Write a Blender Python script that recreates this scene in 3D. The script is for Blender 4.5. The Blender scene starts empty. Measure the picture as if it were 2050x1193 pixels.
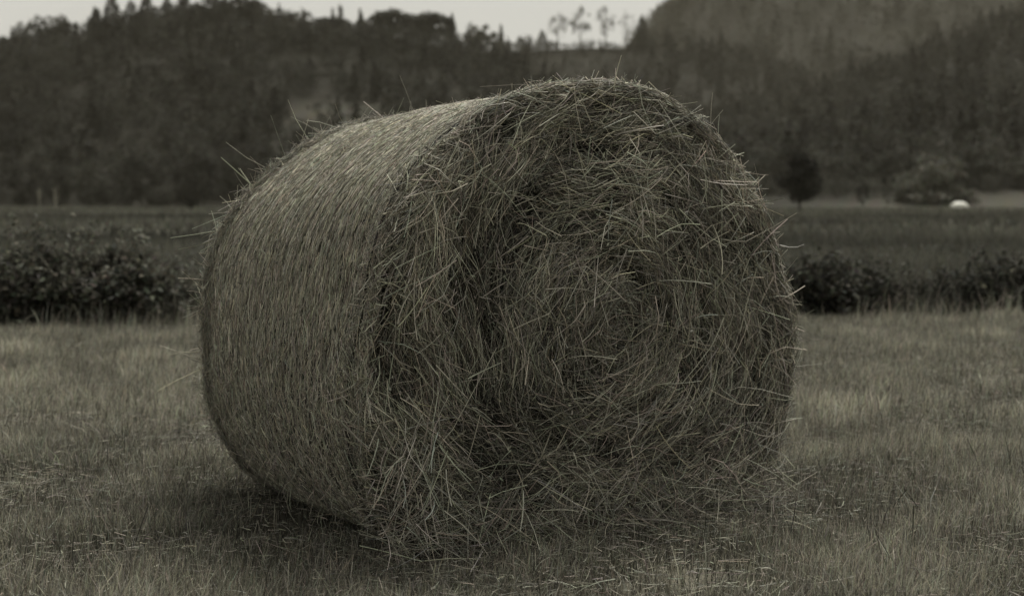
import bpy, math, numpy as np
from mathutils import Vector

rng = np.random.default_rng(11)
scene = bpy.context.scene
COL = scene.collection
F, HY, CX, EYE = 2800.0, 404.0, 1025.0, 1.08     # focal length in photo pixels, horizon row, centre column, eye height
TINT = np.array([1.0, 0.945, 0.755])                # the warm grey of dry straw and faded leaves
GREY_GREEN = np.array([0.98, 1.015, 1.01])        # living leaves and grass are a little cooler than straw

# ------------------------------------------------------------------ helpers
def px_at(px, d):
    return (px - CX) / F * d

def z_at(py, d):
    return EYE + (HY - py) / F * d

def unit(v):
    return v / np.maximum(np.linalg.norm(v, axis=-1, keepdims=True), 1e-9)

def tints(tone, var=0.05, warm=0.0):
    tone = np.asarray(tone, float)
    c = tone[:, None] * TINT[None, :] * (1 + rng.normal(0, var, (len(tone), 3)))
    c[:, 0] *= 1 + warm
    c[:, 2] *= 1 - warm
    return np.clip(c, 0.004, 0.9)

def noise_fn(dim, freq, seed, octaves=3):
    """smooth pseudo noise in about -1..1 made of a few rotated waves"""
    r = np.random.default_rng(seed)
    W, A, Ph = [], [], []
    for o in range(octaves):
        for _ in range(7):
            k = unit(r.normal(size=dim)) * freq * (2.0 ** o) * r.uniform(0.6, 1.4)
            W.append(k); A.append(0.55 ** o); Ph.append(r.uniform(0, 6.28))
    W = np.array(W); A = np.array(A); Ph = np.array(Ph)
    nrm = math.sqrt((A ** 2).sum() / 2) * 2.0
    def fn(P):
        P = np.asarray(P, float)
        out = np.zeros(P.shape[:-1])
        for k, a, p in zip(W, A, Ph):
            out += a * np.sin(P @ k + p)
        return out / nrm
    return fn

class Buf:
    """collects vertices, faces and colours that become ONE mesh object"""
    def __init__(self):
        self.v, self.q, self.t, self.c, self.n = [], [], [], [], 0
    def add(self, v, quads=None, tris=None, col=None):
        v = np.asarray(v, float).reshape(-1, 3)
        if quads is not None and len(quads): self.q.append(np.asarray(quads).reshape(-1, 4) + self.n)
        if tris is not None and len(tris): self.t.append(np.asarray(tris).reshape(-1, 3) + self.n)
        col = np.asarray(col, float)
        if col.ndim == 1: col = np.repeat(col[None, :], len(v), 0)
        self.v.append(v); self.c.append(col); self.n += len(v)
    def mesh(self, name, mat, smooth=False, origin=None):
        v = np.concatenate(self.v); c = np.concatenate(self.c)
        if origin is not None: v = v - np.asarray(origin)
        q = np.concatenate(self.q) if self.q else np.zeros((0, 4), int)
        t = np.concatenate(self.t) if self.t else np.zeros((0, 3), int)
        me = bpy.data.meshes.new(name)
        me.vertices.add(len(v)); me.vertices.foreach_set('co', v.astype(np.float32).ravel())
        loops = np.concatenate([q.ravel(), t.ravel()]).astype(np.int32)
        starts = np.concatenate([np.arange(len(q)) * 4, len(q) * 4 + np.arange(len(t)) * 3]).astype(np.int32)
        me.loops.add(len(loops)); me.loops.foreach_set('vertex_index', loops)
        me.polygons.add(len(starts)); me.polygons.foreach_set('loop_start', starts)
        if smooth: me.polygons.foreach_set('use_smooth', np.ones(len(starts), bool))
        me.update(calc_edges=True); me.validate()
        at = me.attributes.new('tint', 'FLOAT_COLOR', 'POINT')
        rgba = np.ones((len(v), 4), np.float32); rgba[:, :3] = c
        at.data.foreach_set('color', rgba.ravel())
        me.materials.append(mat)
        return me
    def build(self, name, mat, parent=None, smooth=False, origin=None):
        o = bpy.data.objects.new(name, self.mesh(name, mat, smooth, origin))
        COL.objects.link(o)
        if parent is not None: o.parent = parent
        elif origin is not None: o.location = origin
        return o

def tag(o, label=None, cat=None, group=None, kind=None):
    if label: o['label'] = label
    if cat: o['category'] = cat
    if group: o['group'] = group
    if kind: o['kind'] = kind
    return o

def empty(name, loc, label, cat, group=None):
    o = bpy.data.objects.new(name, None); o.empty_display_size = 0.3
    COL.objects.link(o); o.location = loc
    return tag(o, label, cat, group)

def stalks(buf, P, D, L, R, col, bend=None, kink=None, segs=3, taper=0.6, sides=3):
    """thin round stalks centred on P along D, softly bent"""
    N = len(P); D = unit(D)
    L = np.broadcast_to(L, N); R = np.broadcast_to(R, N)
    u = unit(np.cross(D, rng.normal(size=(N, 3)))); w = np.cross(D, u)
    rings = []
    for j in range(segs + 1):
        t = j / segs - 0.5
        c = P + D * (L * t)[:, None]
        if bend is not None: c = c + bend * (4 * t * t - 0.5)
        if kink is not None: c = c + kink * max(t, 0) * 2
        r = R * (1 - (1 - taper) * j / segs)
        for s in range(sides):
            a = 2 * math.pi * s / sides
            rings.append(c + u * (r * math.cos(a))[:, None] + w * (r * math.sin(a))[:, None])
    K = (segs + 1) * sides
    V = np.stack(rings, 1)
    f = []
    for j in range(segs):
        for s in range(sides):
            a, b = j * sides + s, j * sides + (s + 1) % sides
            f.append((a, b, b + sides, a + sides))
    f = np.array(f)
    Q = (np.arange(N) * K)[:, None, None] + f[None]
    buf.add(V.reshape(-1, 3), quads=Q.reshape(-1, 4), col=np.repeat(col, K, 0))

def blades(buf, P, H, W, lean, col, tipcol=None):
    """flat tapering grass blades, two segments and a tip"""
    N = len(P); a = rng.uniform(0, 2 * math.pi, N); col = col * GREY_GREEN
    side = np.stack([np.cos(a), np.sin(a), np.zeros(N)], 1)
    up = np.array([0, 0, 1.0])
    V = []
    for t, wd in ((0, 0.8), (0.5, 1.0)):
        c = P + up * (H * t)[:, None] + lean * (t ** 2)
        V.append(c - side * (W * wd * 0.5)[:, None]); V.append(c + side * (W * wd * 0.5)[:, None])
    tl = np.linalg.norm(lean, axis=1)
    V.append(P + up * (H * np.sqrt(np.clip(1 - 0.4 * (tl / np.maximum(H, 1e-6)) ** 2, 0.15, 1)))[:, None] + lean)
    V = np.stack(V, 1)
    b = (np.arange(N) * 5)[:, None]
    Q = b + np.array([0, 1, 3, 2]); T = b + np.array([2, 3, 4])
    C = np.repeat(col[:, None, :], 5, 1)
    if tipcol is not None:
        C[:, 4] = tipcol; C[:, 2:4] = (C[:, 2:4] + tipcol[:, None]) / 2
    buf.add(V.reshape(-1, 3), quads=Q, tris=T, col=C.reshape(-1, 3))

def leaves(buf, P, S, col, up_bias=0.0, aspect=0.55):
    """small pointed leaf faces scattered at P"""
    N = len(P); col = col * GREY_GREEN
    n = rng.normal(size=(N, 3)); n[:, 2] = np.abs(n[:, 2]) + up_bias; n = unit(n)
    u = unit(np.cross(n, rng.normal(size=(N, 3)))); w = np.cross(n, u)
    S = np.broadcast_to(S, N)[:, None]
    fold = n * S * rng.uniform(-0.25, 0.25, (N, 1))
    V = np.stack([P - u * S * 0.5, P - w * S * aspect * 0.5 + fold, P + u * S * 0.5, P + w * S * aspect * 0.5 + fold], 1)
    Q = (np.arange(N) * 4)[:, None] + np.arange(4)
    buf.add(V.reshape(-1, 3), quads=Q, col=np.repeat(col, 4, 0))

def limb(buf, pts, radii, col, sides=6):
    pts = np.asarray(pts, float); n = len(pts)
    d = np.gradient(pts, axis=0); d = unit(d)
    ref = np.array([0.31, 0.95, 0.05]); u = unit(np.cross(d, ref)); w = np.cross(d, u)
    a = np.arange(sides) * 2 * math.pi / sides
    V = pts[:, None] + (u[:, None] * np.cos(a)[None, :, None] + w[:, None] * np.sin(a)[None, :, None]) * np.asarray(radii)[:, None, None]
    f = [(j * sides + s, j * sides + (s + 1) % sides, (j + 1) * sides + (s + 1) % sides, (j + 1) * sides + s)
         for j in range(n - 1) for s in range(sides)]
    buf.add(V.reshape(-1, 3), quads=f, col=np.asarray(col))

# ------------------------------------------------------------------ materials
def tint_mat(name, rough=0.75, spec=0.25, translucent=0.0, bump=0.0, scale=60.0):
    m = bpy.data.materials.new(name); m.use_nodes = True
    nt = m.node_tree; nt.nodes.clear()
    out = nt.nodes.new('ShaderNodeOutputMaterial')
    b = nt.nodes.new('ShaderNodeBsdfPrincipled')
    at = nt.nodes.new('ShaderNodeAttribute'); at.attribute_name = 'tint'
    tc = nt.nodes.new('ShaderNodeTexCoord'); nz = nt.nodes.new('ShaderNodeTexNoise')
    nz.inputs['Scale'].default_value = scale; nz.inputs['Detail'].default_value = 4
    nt.links.new(tc.outputs['Object'], nz.inputs['Vector'])
    mr = nt.nodes.new('ShaderNodeMapRange')
    mr.inputs['From Min'].default_value = 0.3; mr.inputs['From Max'].default_value = 0.7
    mr.inputs['To Min'].default_value = 0.78; mr.inputs['To Max'].default_value = 1.18
    nt.links.new(nz.outputs['Fac'], mr.inputs['Value'])
    mul = nt.nodes.new('ShaderNodeVectorMath'); mul.operation = 'SCALE'
    nt.links.new(at.outputs['Color'], mul.inputs[0]); nt.links.new(mr.outputs['Result'], mul.inputs['Scale'])
    nt.links.new(mul.outputs['Vector'], b.inputs['Base Color'])
    b.inputs['Roughness'].default_value = rough; b.inputs['Specular IOR Level'].default_value = spec
    last = b.outputs['BSDF']
    if bump:
        bp = nt.nodes.new('ShaderNodeBump'); bp.inputs['Strength'].default_value = bump; bp.inputs['Distance'].default_value = 0.01
        nt.links.new(nz.outputs['Fac'], bp.inputs['Height']); nt.links.new(bp.outputs['Normal'], b.inputs['Normal'])
    if translucent:
        tr = nt.nodes.new('ShaderNodeBsdfTranslucent'); nt.links.new(mul.outputs['Vector'], tr.inputs['Color'])
        mx = nt.nodes.new('ShaderNodeMixShader'); mx.inputs['Fac'].default_value = translucent
        nt.links.new(last, mx.inputs[1]); nt.links.new(tr.outputs['BSDF'], mx.inputs[2]); last = mx.outputs['Shader']
    nt.links.new(last, out.inputs['Surface'])
    return m

M_STRAW = tint_mat('dry_straw', 0.6, 0.3, 0.0, scale=35)
M_NET = tint_mat('net_string', 0.45, 0.4, 0.0, scale=80)
M_GRASS = tint_mat('dry_grass', 0.7, 0.2, 0.25, scale=3)
M_LEAF = tint_mat('leaf', 0.8, 0.12, 0.25, scale=2)
M_BARK = tint_mat('bark', 0.9, 0.1, 0.0, bump=0.4, scale=25)
M_HILL = tint_mat('hillside', 0.95, 0.05, 0.0, scale=0.05)
M_SHEET = tint_mat('pale_wrap', 0.4, 0.4, 0.0, scale=3)

def ground_mat(name, a, b, scales):
    m = bpy.data.materials.new(name); m.use_nodes = True
    nt = m.node_tree; p = nt.nodes['Principled BSDF']
    tc = nt.nodes.new('ShaderNodeTexCoord')
    fac = None
    for s in scales:
        nz = nt.nodes.new('ShaderNodeTexNoise'); nz.inputs['Scale'].default_value = s
        nz.inputs['Detail'].default_value = 6; nz.inputs['Roughness'].default_value = 0.65
        nt.links.new(tc.outputs['Object'], nz.inputs['Vector'])
        if fac is None: fac = nz.outputs['Fac']
        else:
            ad = nt.nodes.new('ShaderNodeMath'); ad.operation = 'MULTIPLY'
            nt.links.new(fac, ad.inputs[0]); nt.links.new(nz.outputs['Fac'], ad.inputs[1])
            sc = nt.nodes.new('ShaderNodeMath'); sc.operation = 'MULTIPLY'; sc.inputs[1].default_value = 2.0
            nt.links.new(ad.outputs[0], sc.inputs[0]); fac = sc.outputs[0]
    cr = nt.nodes.new('ShaderNodeValToRGB')
    cr.color_ramp.elements[0].position = 0.3; cr.color_ramp.elements[0].color = (*a, 1)
    cr.color_ramp.elements[1].position = 0.72; cr.color_ramp.elements[1].color = (*b, 1)
    nt.links.new(fac, cr.inputs['Fac']); nt.links.new(cr.outputs['Color'], p.inputs['Base Color'])
    p.inputs['Roughness'].default_value = 0.95; p.inputs['Specular IOR Level'].default_value = 0.05
    bp = nt.nodes.new('ShaderNodeBump'); bp.inputs['Strength'].default_value = 0.6; bp.inputs['Distance'].default_value = 0.03
    nt.links.new(fac, bp.inputs['Height']); nt.links.new(bp.outputs['Normal'], p.inputs['Normal'])
    return m

M_SOIL = ground_mat('stubble_soil', (0.05, 0.046, 0.035), (0.17, 0.158, 0.121), (0.35, 5.0))
M_MEADOW = ground_mat('meadow_turf', (0.028, 0.0275, 0.021), (0.085, 0.082, 0.062), (0.05, 0.6))

# ------------------------------------------------------------------ camera, world, sun
cam = bpy.data.cameras.new('camera'); camo = bpy.data.objects.new('camera', cam); COL.objects.link(camo)
camo.location = (0, 0, EYE); camo.rotation_euler = (math.radians(90), 0, 0)
cam.sensor_width = 70.0; cam.lens = 70.0 * F / 2050.0
cam.shift_y = -(1193 / 2 - HY) / 2050.0
cam.clip_start = 0.1; cam.clip_end = 20000
cam.dof.use_dof = True; cam.dof.focus_distance = 4.35
cam.dof.aperture_fstop = cam.lens / 17.0
cam.dof.aperture_blades = 0
scene.camera = camo

SUN_EL, SUN_AZ = 62.0, 32.0      # degrees; azimuth from straight ahead, negative to the left
w = bpy.data.worlds.new('World'); scene.world = w; w.use_nodes = True
nt = w.node_tree; nt.nodes.clear()
wo = nt.nodes.new('ShaderNodeOutputWorld'); bg = nt.nodes.new('ShaderNodeBackground')
sky = nt.nodes.new('ShaderNodeTexSky'); sky.sky_type = 'NISHITA'; sky.sun_disc = False
sky.sun_elevation = math.radians(SUN_EL); sky.sun_rotation = math.radians(SUN_AZ)
sky.dust_density = 4.0; sky.air_density = 1.0
bw = nt.nodes.new('ShaderNodeRGBToBW'); nt.links.new(sky.outputs['Color'], bw.inputs['Color'])
tc = nt.nodes.new('ShaderNodeTexCoord')
nz = nt.nodes.new('ShaderNodeTexNoise'); nz.inputs['Scale'].default_value = 2.2; nz.inputs['Detail'].default_value = 5
nt.links.new(tc.outputs['Generated'], nz.inputs['Vector'])
cl = nt.nodes.new('ShaderNodeMapRange'); cl.inputs['From Min'].default_value = 0.3; cl.inputs['From Max'].default_value = 0.7
cl.inputs['To Min'].default_value = 3.2; cl.inputs['To Max'].default_value = 4.2
nt.links.new(nz.outputs['Fac'], cl.inputs['Value'])
mixf = nt.nodes.new('ShaderNodeMix'); mixf.data_type = 'FLOAT'; mixf.inputs['Factor'].default_value = 0.72   # cloud cover
nt.links.new(bw.outputs['Val'], mixf.inputs['A']); nt.links.new(cl.outputs['Result'], mixf.inputs['B'])
vm = nt.nodes.new('ShaderNodeVectorMath'); vm.operation = 'SCALE'; vm.inputs[0].default_value = (1.0, 1.0, 0.95)
nt.links.new(mixf.outputs['Result'], vm.inputs['Scale'])
nt.links.new(vm.outputs['Vector'], bg.inputs['Color']); bg.inputs['Strength'].default_value = 0.057
nt.links.new(bg.outputs['Background'], wo.inputs['Surface'])

sl = bpy.data.lights.new('sun', 'SUN'); sl.energy = 1.5; sl.angle = math.radians(28); sl.color = (1.0, 0.985, 0.92)
so = bpy.data.objects.new('sun', sl); COL.objects.link(so); so.location = (45, 60, 85)
el, az = math.radians(SUN_EL), math.radians(SUN_AZ)
sd = Vector((math.sin(az) * math.cos(el), math.cos(az) * math.cos(el), math.sin(el)))
so.rotation_euler = (-sd).to_track_quat('-Z', 'Y').to_euler()

vs = scene.view_settings
vs.view_transform = 'Standard'; vs.look = 'None'; vs.gamma = 1.0; vs.use_curve_mapping = False
vs.exposure = 1.5
scene.cycles.use_denoising = True
scene.cycles.denoiser = 'OPENIMAGEDENOISE'
scene.cycles.denoising_input_passes = 'RGB_ALBEDO_NORMAL'
scene.cycles.max_bounces = 6; scene.cycles.diffuse_bounces = 3; scene.cycles.volume_bounces = 1

# ------------------------------------------------------------------ ground
def grid_ground(name, x0, x1, y0, y1, nx, ny, zf, mat):
    xs, ys = np.linspace(x0, x1, nx), np.linspace(y0, y1, ny)
    X, Y = np.meshgrid(xs, ys); Z = zf(X, Y)
    b = Buf(); i = np.arange(nx * ny).reshape(ny, nx)
    q = np.stack([i[:-1, :-1], i[:-1, 1:], i[1:, 1:], i[1:, :-1]], -1).reshape(-1, 4)
    b.add(np.stack([X, Y, Z], -1), quads=q, col=np.array([.1, .1, .1]))
    return tag(b.build(name, mat, smooth=True), kind='structure')

gn = noise_fn(2, 1.6, 5)
def ground_z(x, y):
    fade = np.clip((14.5 - y) / 2.0, 0, 1)
    return 0.018 * gn(np.stack([x, y], -1)) * fade
grid_ground('ground', -2000, 2000, -300, 2400, 8, 8, lambda X, Y: 0 * X - 0.03, M_MEADOW)
grid_ground('stubble_field', -9.5, 9.5, -2.0, 14.4, 160, 140, ground_z, M_SOIL)

# ------------------------------------------------------------------ hills
class Hill:
    def __init__(self, name, pts, db, dc, col, seed):
        self.px = np.array([p[0] for p in pts], float); self.py = np.array([p[1] for p in pts], float)
        self.db, self.dc, self.col, self.name = db, dc, col, name
        self.n = noise_fn(2, 0.035, seed)
    def height(self, x, y):
        px = CX + F * x / y
        cy = np.interp(px, self.px, self.py)
        H = np.maximum(z_at(cy, self.dc), 0.5)
        edge = np.clip(np.minimum(px - self.px[0], self.px[-1] - px) / 120.0, 0, 1)
        s = (y - self.db) / (self.dc - self.db)
        up = np.clip(s, 0, 1); up = up * (0.72 + 0.28 * up)
        z = H * np.where(s <= 1, up, np.maximum(1 - 0.55 * (s - 1), 0)) * edge
        return z + 1.6 * self.n(np.stack([x, y], -1)) * np.clip(s * 3, 0, 1) * np.clip(1.6 - s, 0, 1) - 0.02
    def build(self, nx=150, ny=60):
        u = np.linspace(self.px[0], self.px[-1], nx)
        dd = self.db + (self.dc - self.db) * np.linspace(-0.02, 1.9, ny)
        U, D = np.meshgrid(u, dd)
        X = (U - CX) / F * D; Z = self.height(X, D)
        Z[0] = -0.5; Z[-1] = -0.5; Z[:, 0] = np.minimum(Z[:, 0], -0.5); Z[:, -1] = np.minimum(Z[:, -1], -0.5)
        i = np.arange(nx * ny).reshape(ny, nx)
        q = np.stack([i[:-1, :-1], i[:-1, 1:], i[1:, 1:], i[1:, :-1]], -1).reshape(-1, 4)
        t = np.full(nx * ny, self.col)
        c = tints(t, 0.02)
        if self.name == 'left_hill':
            g = np.exp(-((U - 665) / 130) ** 2 - (((D - self.db) / (self.dc - self.db) - 0.46) / 0.09) ** 2).ravel()[:, None]
            c = c * (1 - g) + tints(np.full(len(c), 0.05), 0.05) * g
        if self.name == 'right_hill':
            g = (np.clip((0.06 - (D - self.db) / (self.dc - self.db)) / 0.03, 0, 1) * np.clip((U - 1500) / 260, 0.35, 1)).ravel()[:, None]
            c = c * (1 - g) + tints(np.full(len(c), 0.055), 0.05) * g
        b = Buf(); b.add(np.stack([X, D, Z], -1), quads=q, col=c)
        return tag(b.build(self.name, M_HILL, smooth=True), kind='structure')

LEFT = Hill('left_hill', [(-900, 260), (-400, 170), (0, 118), (100, 98), (190, 76), (300, 58), (400, 48), (530, 56), (620, 66), (740, 76),
                          (820, 74), (900, 96), (940, 118), (1000, 135), (1100, 175), (1250, 300)], 262, 470, 0.022, 1)
MID = Hill('middle_ridge', [(780, 250), (860, 160), (930, 122), (1000, 104), (1100, 92), (1200, 88), (1320, 92), (1450, 110), (1600, 160), (1750, 260)], 430, 680, 0.022, 2)
FAR = Hill('far_hill', [(1130, 230), (1200, 130), (1280, 66), (1330, 22), (1400, -70), (1500, -150), (1700, -190), (2100, -200), (2500, -120), (2900, 60)], 620, 1150, 0.025, 3)
RIGHT = Hill('right_hill', [(1120, 380), (1300, 300), (1400, 256), (1500, 232), (1620, 214), (1700, 176), (1800, 142), (1900, 104), (2000, 62), (2100, 28),
                            (2500, -60), (2900, 60)], 205, 560, 0.022, 4)
for h in (LEFT, MID, FAR, RIGHT): h.build()

# ------------------------------------------------------------------ tree shapes
def crown_points(kind, n, r):
    """unit-size crown: points with x,y in about -0.5..0.5 and z in 0..1"""
    if kind == 'conifer':
        z = r.beta(1.1, 1.7, n) * 0.93 + 0.07
        tiers = np.sin(z * r.uniform(34, 46) + r.uniform(0, 6)) * 0.13
        ph = r.uniform(0, 6.283, n); k = r.uniform(0, 6.28, 3)
        lob = 1 + 0.22 * np.sin(3 * ph + k[0] + 9 * z) + 0.18 * np.sin(5 * ph + k[1] - 14 * z)
        rad = 0.5 * ((1 - z) ** 0.85 + 0.02) * (1 + tiers) * lob * np.sqrt(r.uniform(0.25, 1, n))
        return np.stack([rad * np.cos(ph), rad * np.sin(ph), z - 0.10 * rad], 1)
    m = {'broad': 36, 'airy': 30, 'pear': 46, 'dome': 60}[kind]
    c = unit(r.normal(size=(m, 3))) * r.uniform(0.35, 1.0, (m, 1)) ** 0.6
    if kind == 'airy':
        c = c * np.array([0.36, 0.36, 0.34]) + np.array([0, 0, 0.66])
        s = r.uniform(0.05, 0.13, m)
    elif kind == 'pear':
        c = c * np.array([0.36, 0.36, 0.38]) + np.array([0, 0, 0.56])
        sq = np.interp(c[:, 2], [0.1, 0.3, 0.45, 0.7, 1.0], [0.3, 0.85, 1.08, 0.85, 0.5]); c[:, :2] *= sq[:, None]
        s = r.uniform(0.11, 0.17, m)
    elif kind == 'dome':
        c[:, 2] = np.abs(c[:, 2]); c = c * np.array([0.42, 0.42, 0.86]); s = r.uniform(0.09, 0.14, m)
    else:
        c = c * np.array([0.38, 0.38, 0.40]) + np.array([0, 0, 0.5])
        s = r.uniform(0.10, 0.18, m)
    i = r.integers(0, m, n)
    return c[i] + unit(r.normal(size=(n, 3))) * (s[i] * r.uniform(0.45, 1.05, n))[:, None] * np.array([1, 1, 0.8])

def crown(buf, kind, n, W, H, leaf, tone, r, base=(0, 0, 0), var=0.3):
    P = crown_points(kind, n, r)
    cl = 0.75 + 0.5 * r.random(9)
    g = (np.abs(np.floor(P[:, 0] * 4) * 3 + np.floor(P[:, 1] * 4) * 5 + np.floor(P[:, 2] * 5) * 7).astype(int)) % 9
    P = P * np.array([W, W, H]) + np.asarray(base)
    t = tone * cl[g] * r.uniform(1 - var, 1 + var, n)
    leaves(buf, P, leaf * r.uniform(0.6, 1.3, n), tints(t, 0.06), up_bias=0.2, aspect=0.7)

def trunk_geo(buf, kind, W, H, r, tone=0.05):
    col = TINT * tone
    th = {'conifer': 0.96, 'dome': 0.7, 'broad': 0.7, 'airy': 0.85, 'pear': 0.72}[kind] * H
    rad = max(0.018 * H, 0.05) * (0.7 if kind == 'airy' else 1)
    z = np.linspace(-0.15, th, 7)
    wob = np.cumsum(r.normal(0, 0.012 * H, (7, 2)), 0) * (0.3 if kind == 'conifer' else 1); wob -= wob[0]
    pts = np.column_stack([wob, z])
    limb(buf, pts, np.linspace(rad * 1.25, rad * 0.25, 7), col, 7)
    for k in range({'conifer': 9, 'dome': 8, 'broad': 8, 'airy': 9, 'pear': 9}[kind]):
        f = r.uniform(0.28, 0.9); i = min(int(f * 6), 5); p0 = pts[i] + (pts[i + 1] - pts[i]) * (f * 6 - i)
        a = r.uniform(0, 6.28)
        rl = (0.4 * (1 - f) if kind == 'conifer' else r.uniform(0.22, 0.42)) * W
        rise = (-0.02 if kind == 'conifer' else r.uniform(0.08, 0.2)) * H
        d = np.array([math.cos(a) * rl, math.sin(a) * rl, rise])
        limb(buf, [p0, p0 + d * 0.5 + [0, 0, rise * 0.1], p0 + d], [rad * 0.4, rad * 0.25, rad * 0.08], col, 5)

TREE_NAME = {'conifer': 'conifer_tree', 'broad': 'broadleaf_tree', 'airy': 'slender_tree', 'pear': 'round_tree', 'dome': 'broadleaf_tree'}
seed_c = [100]
def tree(kind, x, y, z, H, W, label, tone=0.05, n=900, leaf=None, group=None, cat='tree', name=None):
    seed_c[0] += 1; r = np.random.default_rng(seed_c[0])
    root = empty(name or TREE_NAME[kind], (x, y, z), label, cat, group)
    tb = Buf(); trunk_geo(tb, kind, W, H, r, 0.045); tb.build('trunk', M_BARK, root, smooth=True)
    cb = Buf(); crown(cb, kind, n, W, H, leaf or max(0.05 * W, 0.06 * H * 0.8), tone, r); cb.build('crown', M_LEAF, root)
    return root

def tree_px(kind, px, d, base, ytop, wpx, label, hill=None, **k):
    x = px_at(px, d)
    z = float(hill.height(np.array([x]), np.array([d]))[0]) - 0.2 if hill is not None else base
    H = z_at(ytop, d) - z
    return tree(kind, x, d, z, H, wpx / F * d, label, **k)

# ------------------------------------------------------------------ forests (one mass on each hill)
def forest(name, hill, count, s0, s1, p0, p1, hmin, hmax, nleaf, tone, seed, conifer=0.5, keep=None):
    r = np.random.default_rng(seed); b = Buf(); k = 0
    while k < count:
        px = r.uniform(p0, p1); s = s0 + (s1 - s0) * (r.random() ** 0.8 if k % 4 else r.uniform(0.86, 1.0))
        d = hill.db + (hill.dc - hill.db) * s
        if keep is not None and not keep(px, s): 
            k += 1; continue
        x = (px - CX) / F * d; z = float(hill.height(np.array([x]), np.array([d]))[0])
        H = r.uniform(hmin, hmax); con = r.random() < conifer
        W = H * (r.uniform(0.34, 0.5) if con else r.uniform(0.75, 1.15))
        if not con: H *= 0.85
        crown(b, 'conifer' if con else 'broad', nleaf, W, H, 0.085 * H, tone * r.uniform(0.5, 1.75) * (0.8 if con else 1.1), r, (x, d, z - 0.3), var=0.14)
        k += 1
    return tag(b.build(name, M_LEAF), kind='stuff')

clear = lambda px, s: not (565 < px < 775 and abs(s - 0.43) < 0.11) or int(px * 7) % 9 == 0
forest('left_hill_forest', LEFT, 1600, 0.02, 1.0, -650, 1180, 6.5, 12, 260, 0.027, 21, 0.2, clear)
forest('middle_ridge_forest', MID, 700, 0.02, 1.0, 830, 1700, 8, 14, 200, 0.024, 22, 0.35, lambda px, s: not (1070 < px < 1300 and s > 0.72))
forest('middle_ridge_scrub', MID, 230, 0.66, 1.0, 1050, 1320, 3.0, 6.0, 170, 0.026, 27, 0.25)
forest('far_hill_forest', FAR, 1700, 0.02, 0.95, 1160, 2700, 13, 24, 130, 0.034, 23, 0.4)
forest('right_hill_forest', RIGHT, 1500, 0.075, 1.0, 1150, 2700, 7, 13, 220, 0.028, 24, 0.28)
forest('left_hill_undergrowth', LEFT, 330, -0.02, 0.05, -300, 900, 2.2, 4.5, 160, 0.026, 25, 0.0)
forest('right_hill_undergrowth', RIGHT, 330, 0.045, 0.10, 1300, 2300, 2.5, 5.0, 160, 0.052, 26, 0.0)

# ------------------------------------------------------------------ single trees along the skyline
SK = 'trees standing along the skyline of the hills'
def sky_tree(kind, px, ytop, wpx, label, hill=LEFT, s=0.985, **k):
    d = hill.db + (hill.dc - hill.db) * s
    k.setdefault('n', 1800); wpx *= 1.4; ytop -= 4; k['n'] = int(k['n'] * 1.3)
    return tree_px(kind, px, d, 0, ytop, wpx, label, hill=hill, group=SK, tone=k.pop('tone', 0.04), **k)

sky_tree('broad', 14, 78, 44, 'small round tree at the far left end of the left skyline')
sky_tree('broad', 48, 42, 50, 'leafy tree on left skyline leaning over the low gap at the left edge')
sky_tree('broad', 105, 27, 78, 'wide leafy tree on left skyline, second broad crown from the left edge')
sky_tree('conifer', 151, 58, 22, 'short pointed conifer in the dip between the wide leafy tree and tall thin spire')
sky_tree('conifer', 172, 62, 18, 'smallest pointed conifer in the dip of the left skyline')
sky_tree('conifer', 189, 17, 26, 'thin dark spire conifer on left skyline just before the tall conifer group')
sky_tree('conifer', 224, -8, 52, 'first tall conifer of the ragged group cut by the top of the photo')
sky_tree('conifer', 262, 4, 50, 'wide ragged conifer second in the tall group on the left skyline')
sky_tree('conifer', 293, -14, 40, 'tallest conifer in the ragged group left of the bright gap on the left skyline')
sky_tree('conifer', 334, -4, 40, 'conifer standing right of the bright gap on the left skyline')
sky_tree('conifer', 368, -12, 50, 'broad conifer with dense skirt right of the bright gap, beside its narrower neighbour')
sky_tree('conifer', 395, 6, 36, 'conifer at the right end of the tall pointed row on the left skyline')
sky_tree('broad', 432, -4, 60, 'dense dark dome tree, left half of the big pair on the left skyline', n=1800)
sky_tree('broad', 486, -8, 86, 'largest dense dark dome tree on the left skyline with steep right side', n=2400)
sky_tree('conifer', 541, 20, 18, 'thin little spire right beside the largest dark dome tree')
sky_tree('conifer', 584, 34, 24, 'small conifer on the low even stretch of the left skyline')
sky_tree('conifer', 607, 22, 12, 'needle thin conifer rising from the low even stretch of skyline')
sky_tree('broad', 642, 36, 44, 'low round bush like tree on the even stretch of the left skyline')
sky_tree('broad', 680, 38, 52, 'second low round tree on the even stretch, nearer the flat topped clump')
sky_tree('airy', 728, 32, 34, 'see through little tree just left of the flat topped clump')
sky_tree('broad', 785, 20, 86, 'dense flat topped tree, left one of the dark clump at mid skyline', n=2400)
sky_tree('broad', 862, 24, 92, 'dense flat topped tree, right one of the dark clump at mid skyline', n=2400)
sky_tree('conifer', 905, 30, 24, 'pointed conifer on the falling right shoulder of the flat topped clump')
sky_tree('broad', 948, 46, 36, 'leafy tree at the left lip of the skyline notch', hill=MID, tone=0.05)
sky_tree('airy', 976, 52, 40, 'thin see through tree leaning into the skyline notch', hill=MID, tone=0.05)
sky_tree('conifer', 1003, 52, 14, 'single needle thin conifer in the middle of the skyline notch', hill=MID, tone=0.05)
sky_tree('conifer', 1040, 76, 26, 'short pointed conifer at the lowest point of the skyline notch', hill=MID, tone=0.05)
sky_tree('conifer', 1085, 64, 30, 'short conifer at the right lip of the skyline notch', hill=MID, tone=0.05)
sky_tree('airy', 1116, 24, 40, 'slender tree with leaning top, leftmost of the see through row over the bale', hill=MID, tone=0.045, n=900, leaf=0.5)
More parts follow.
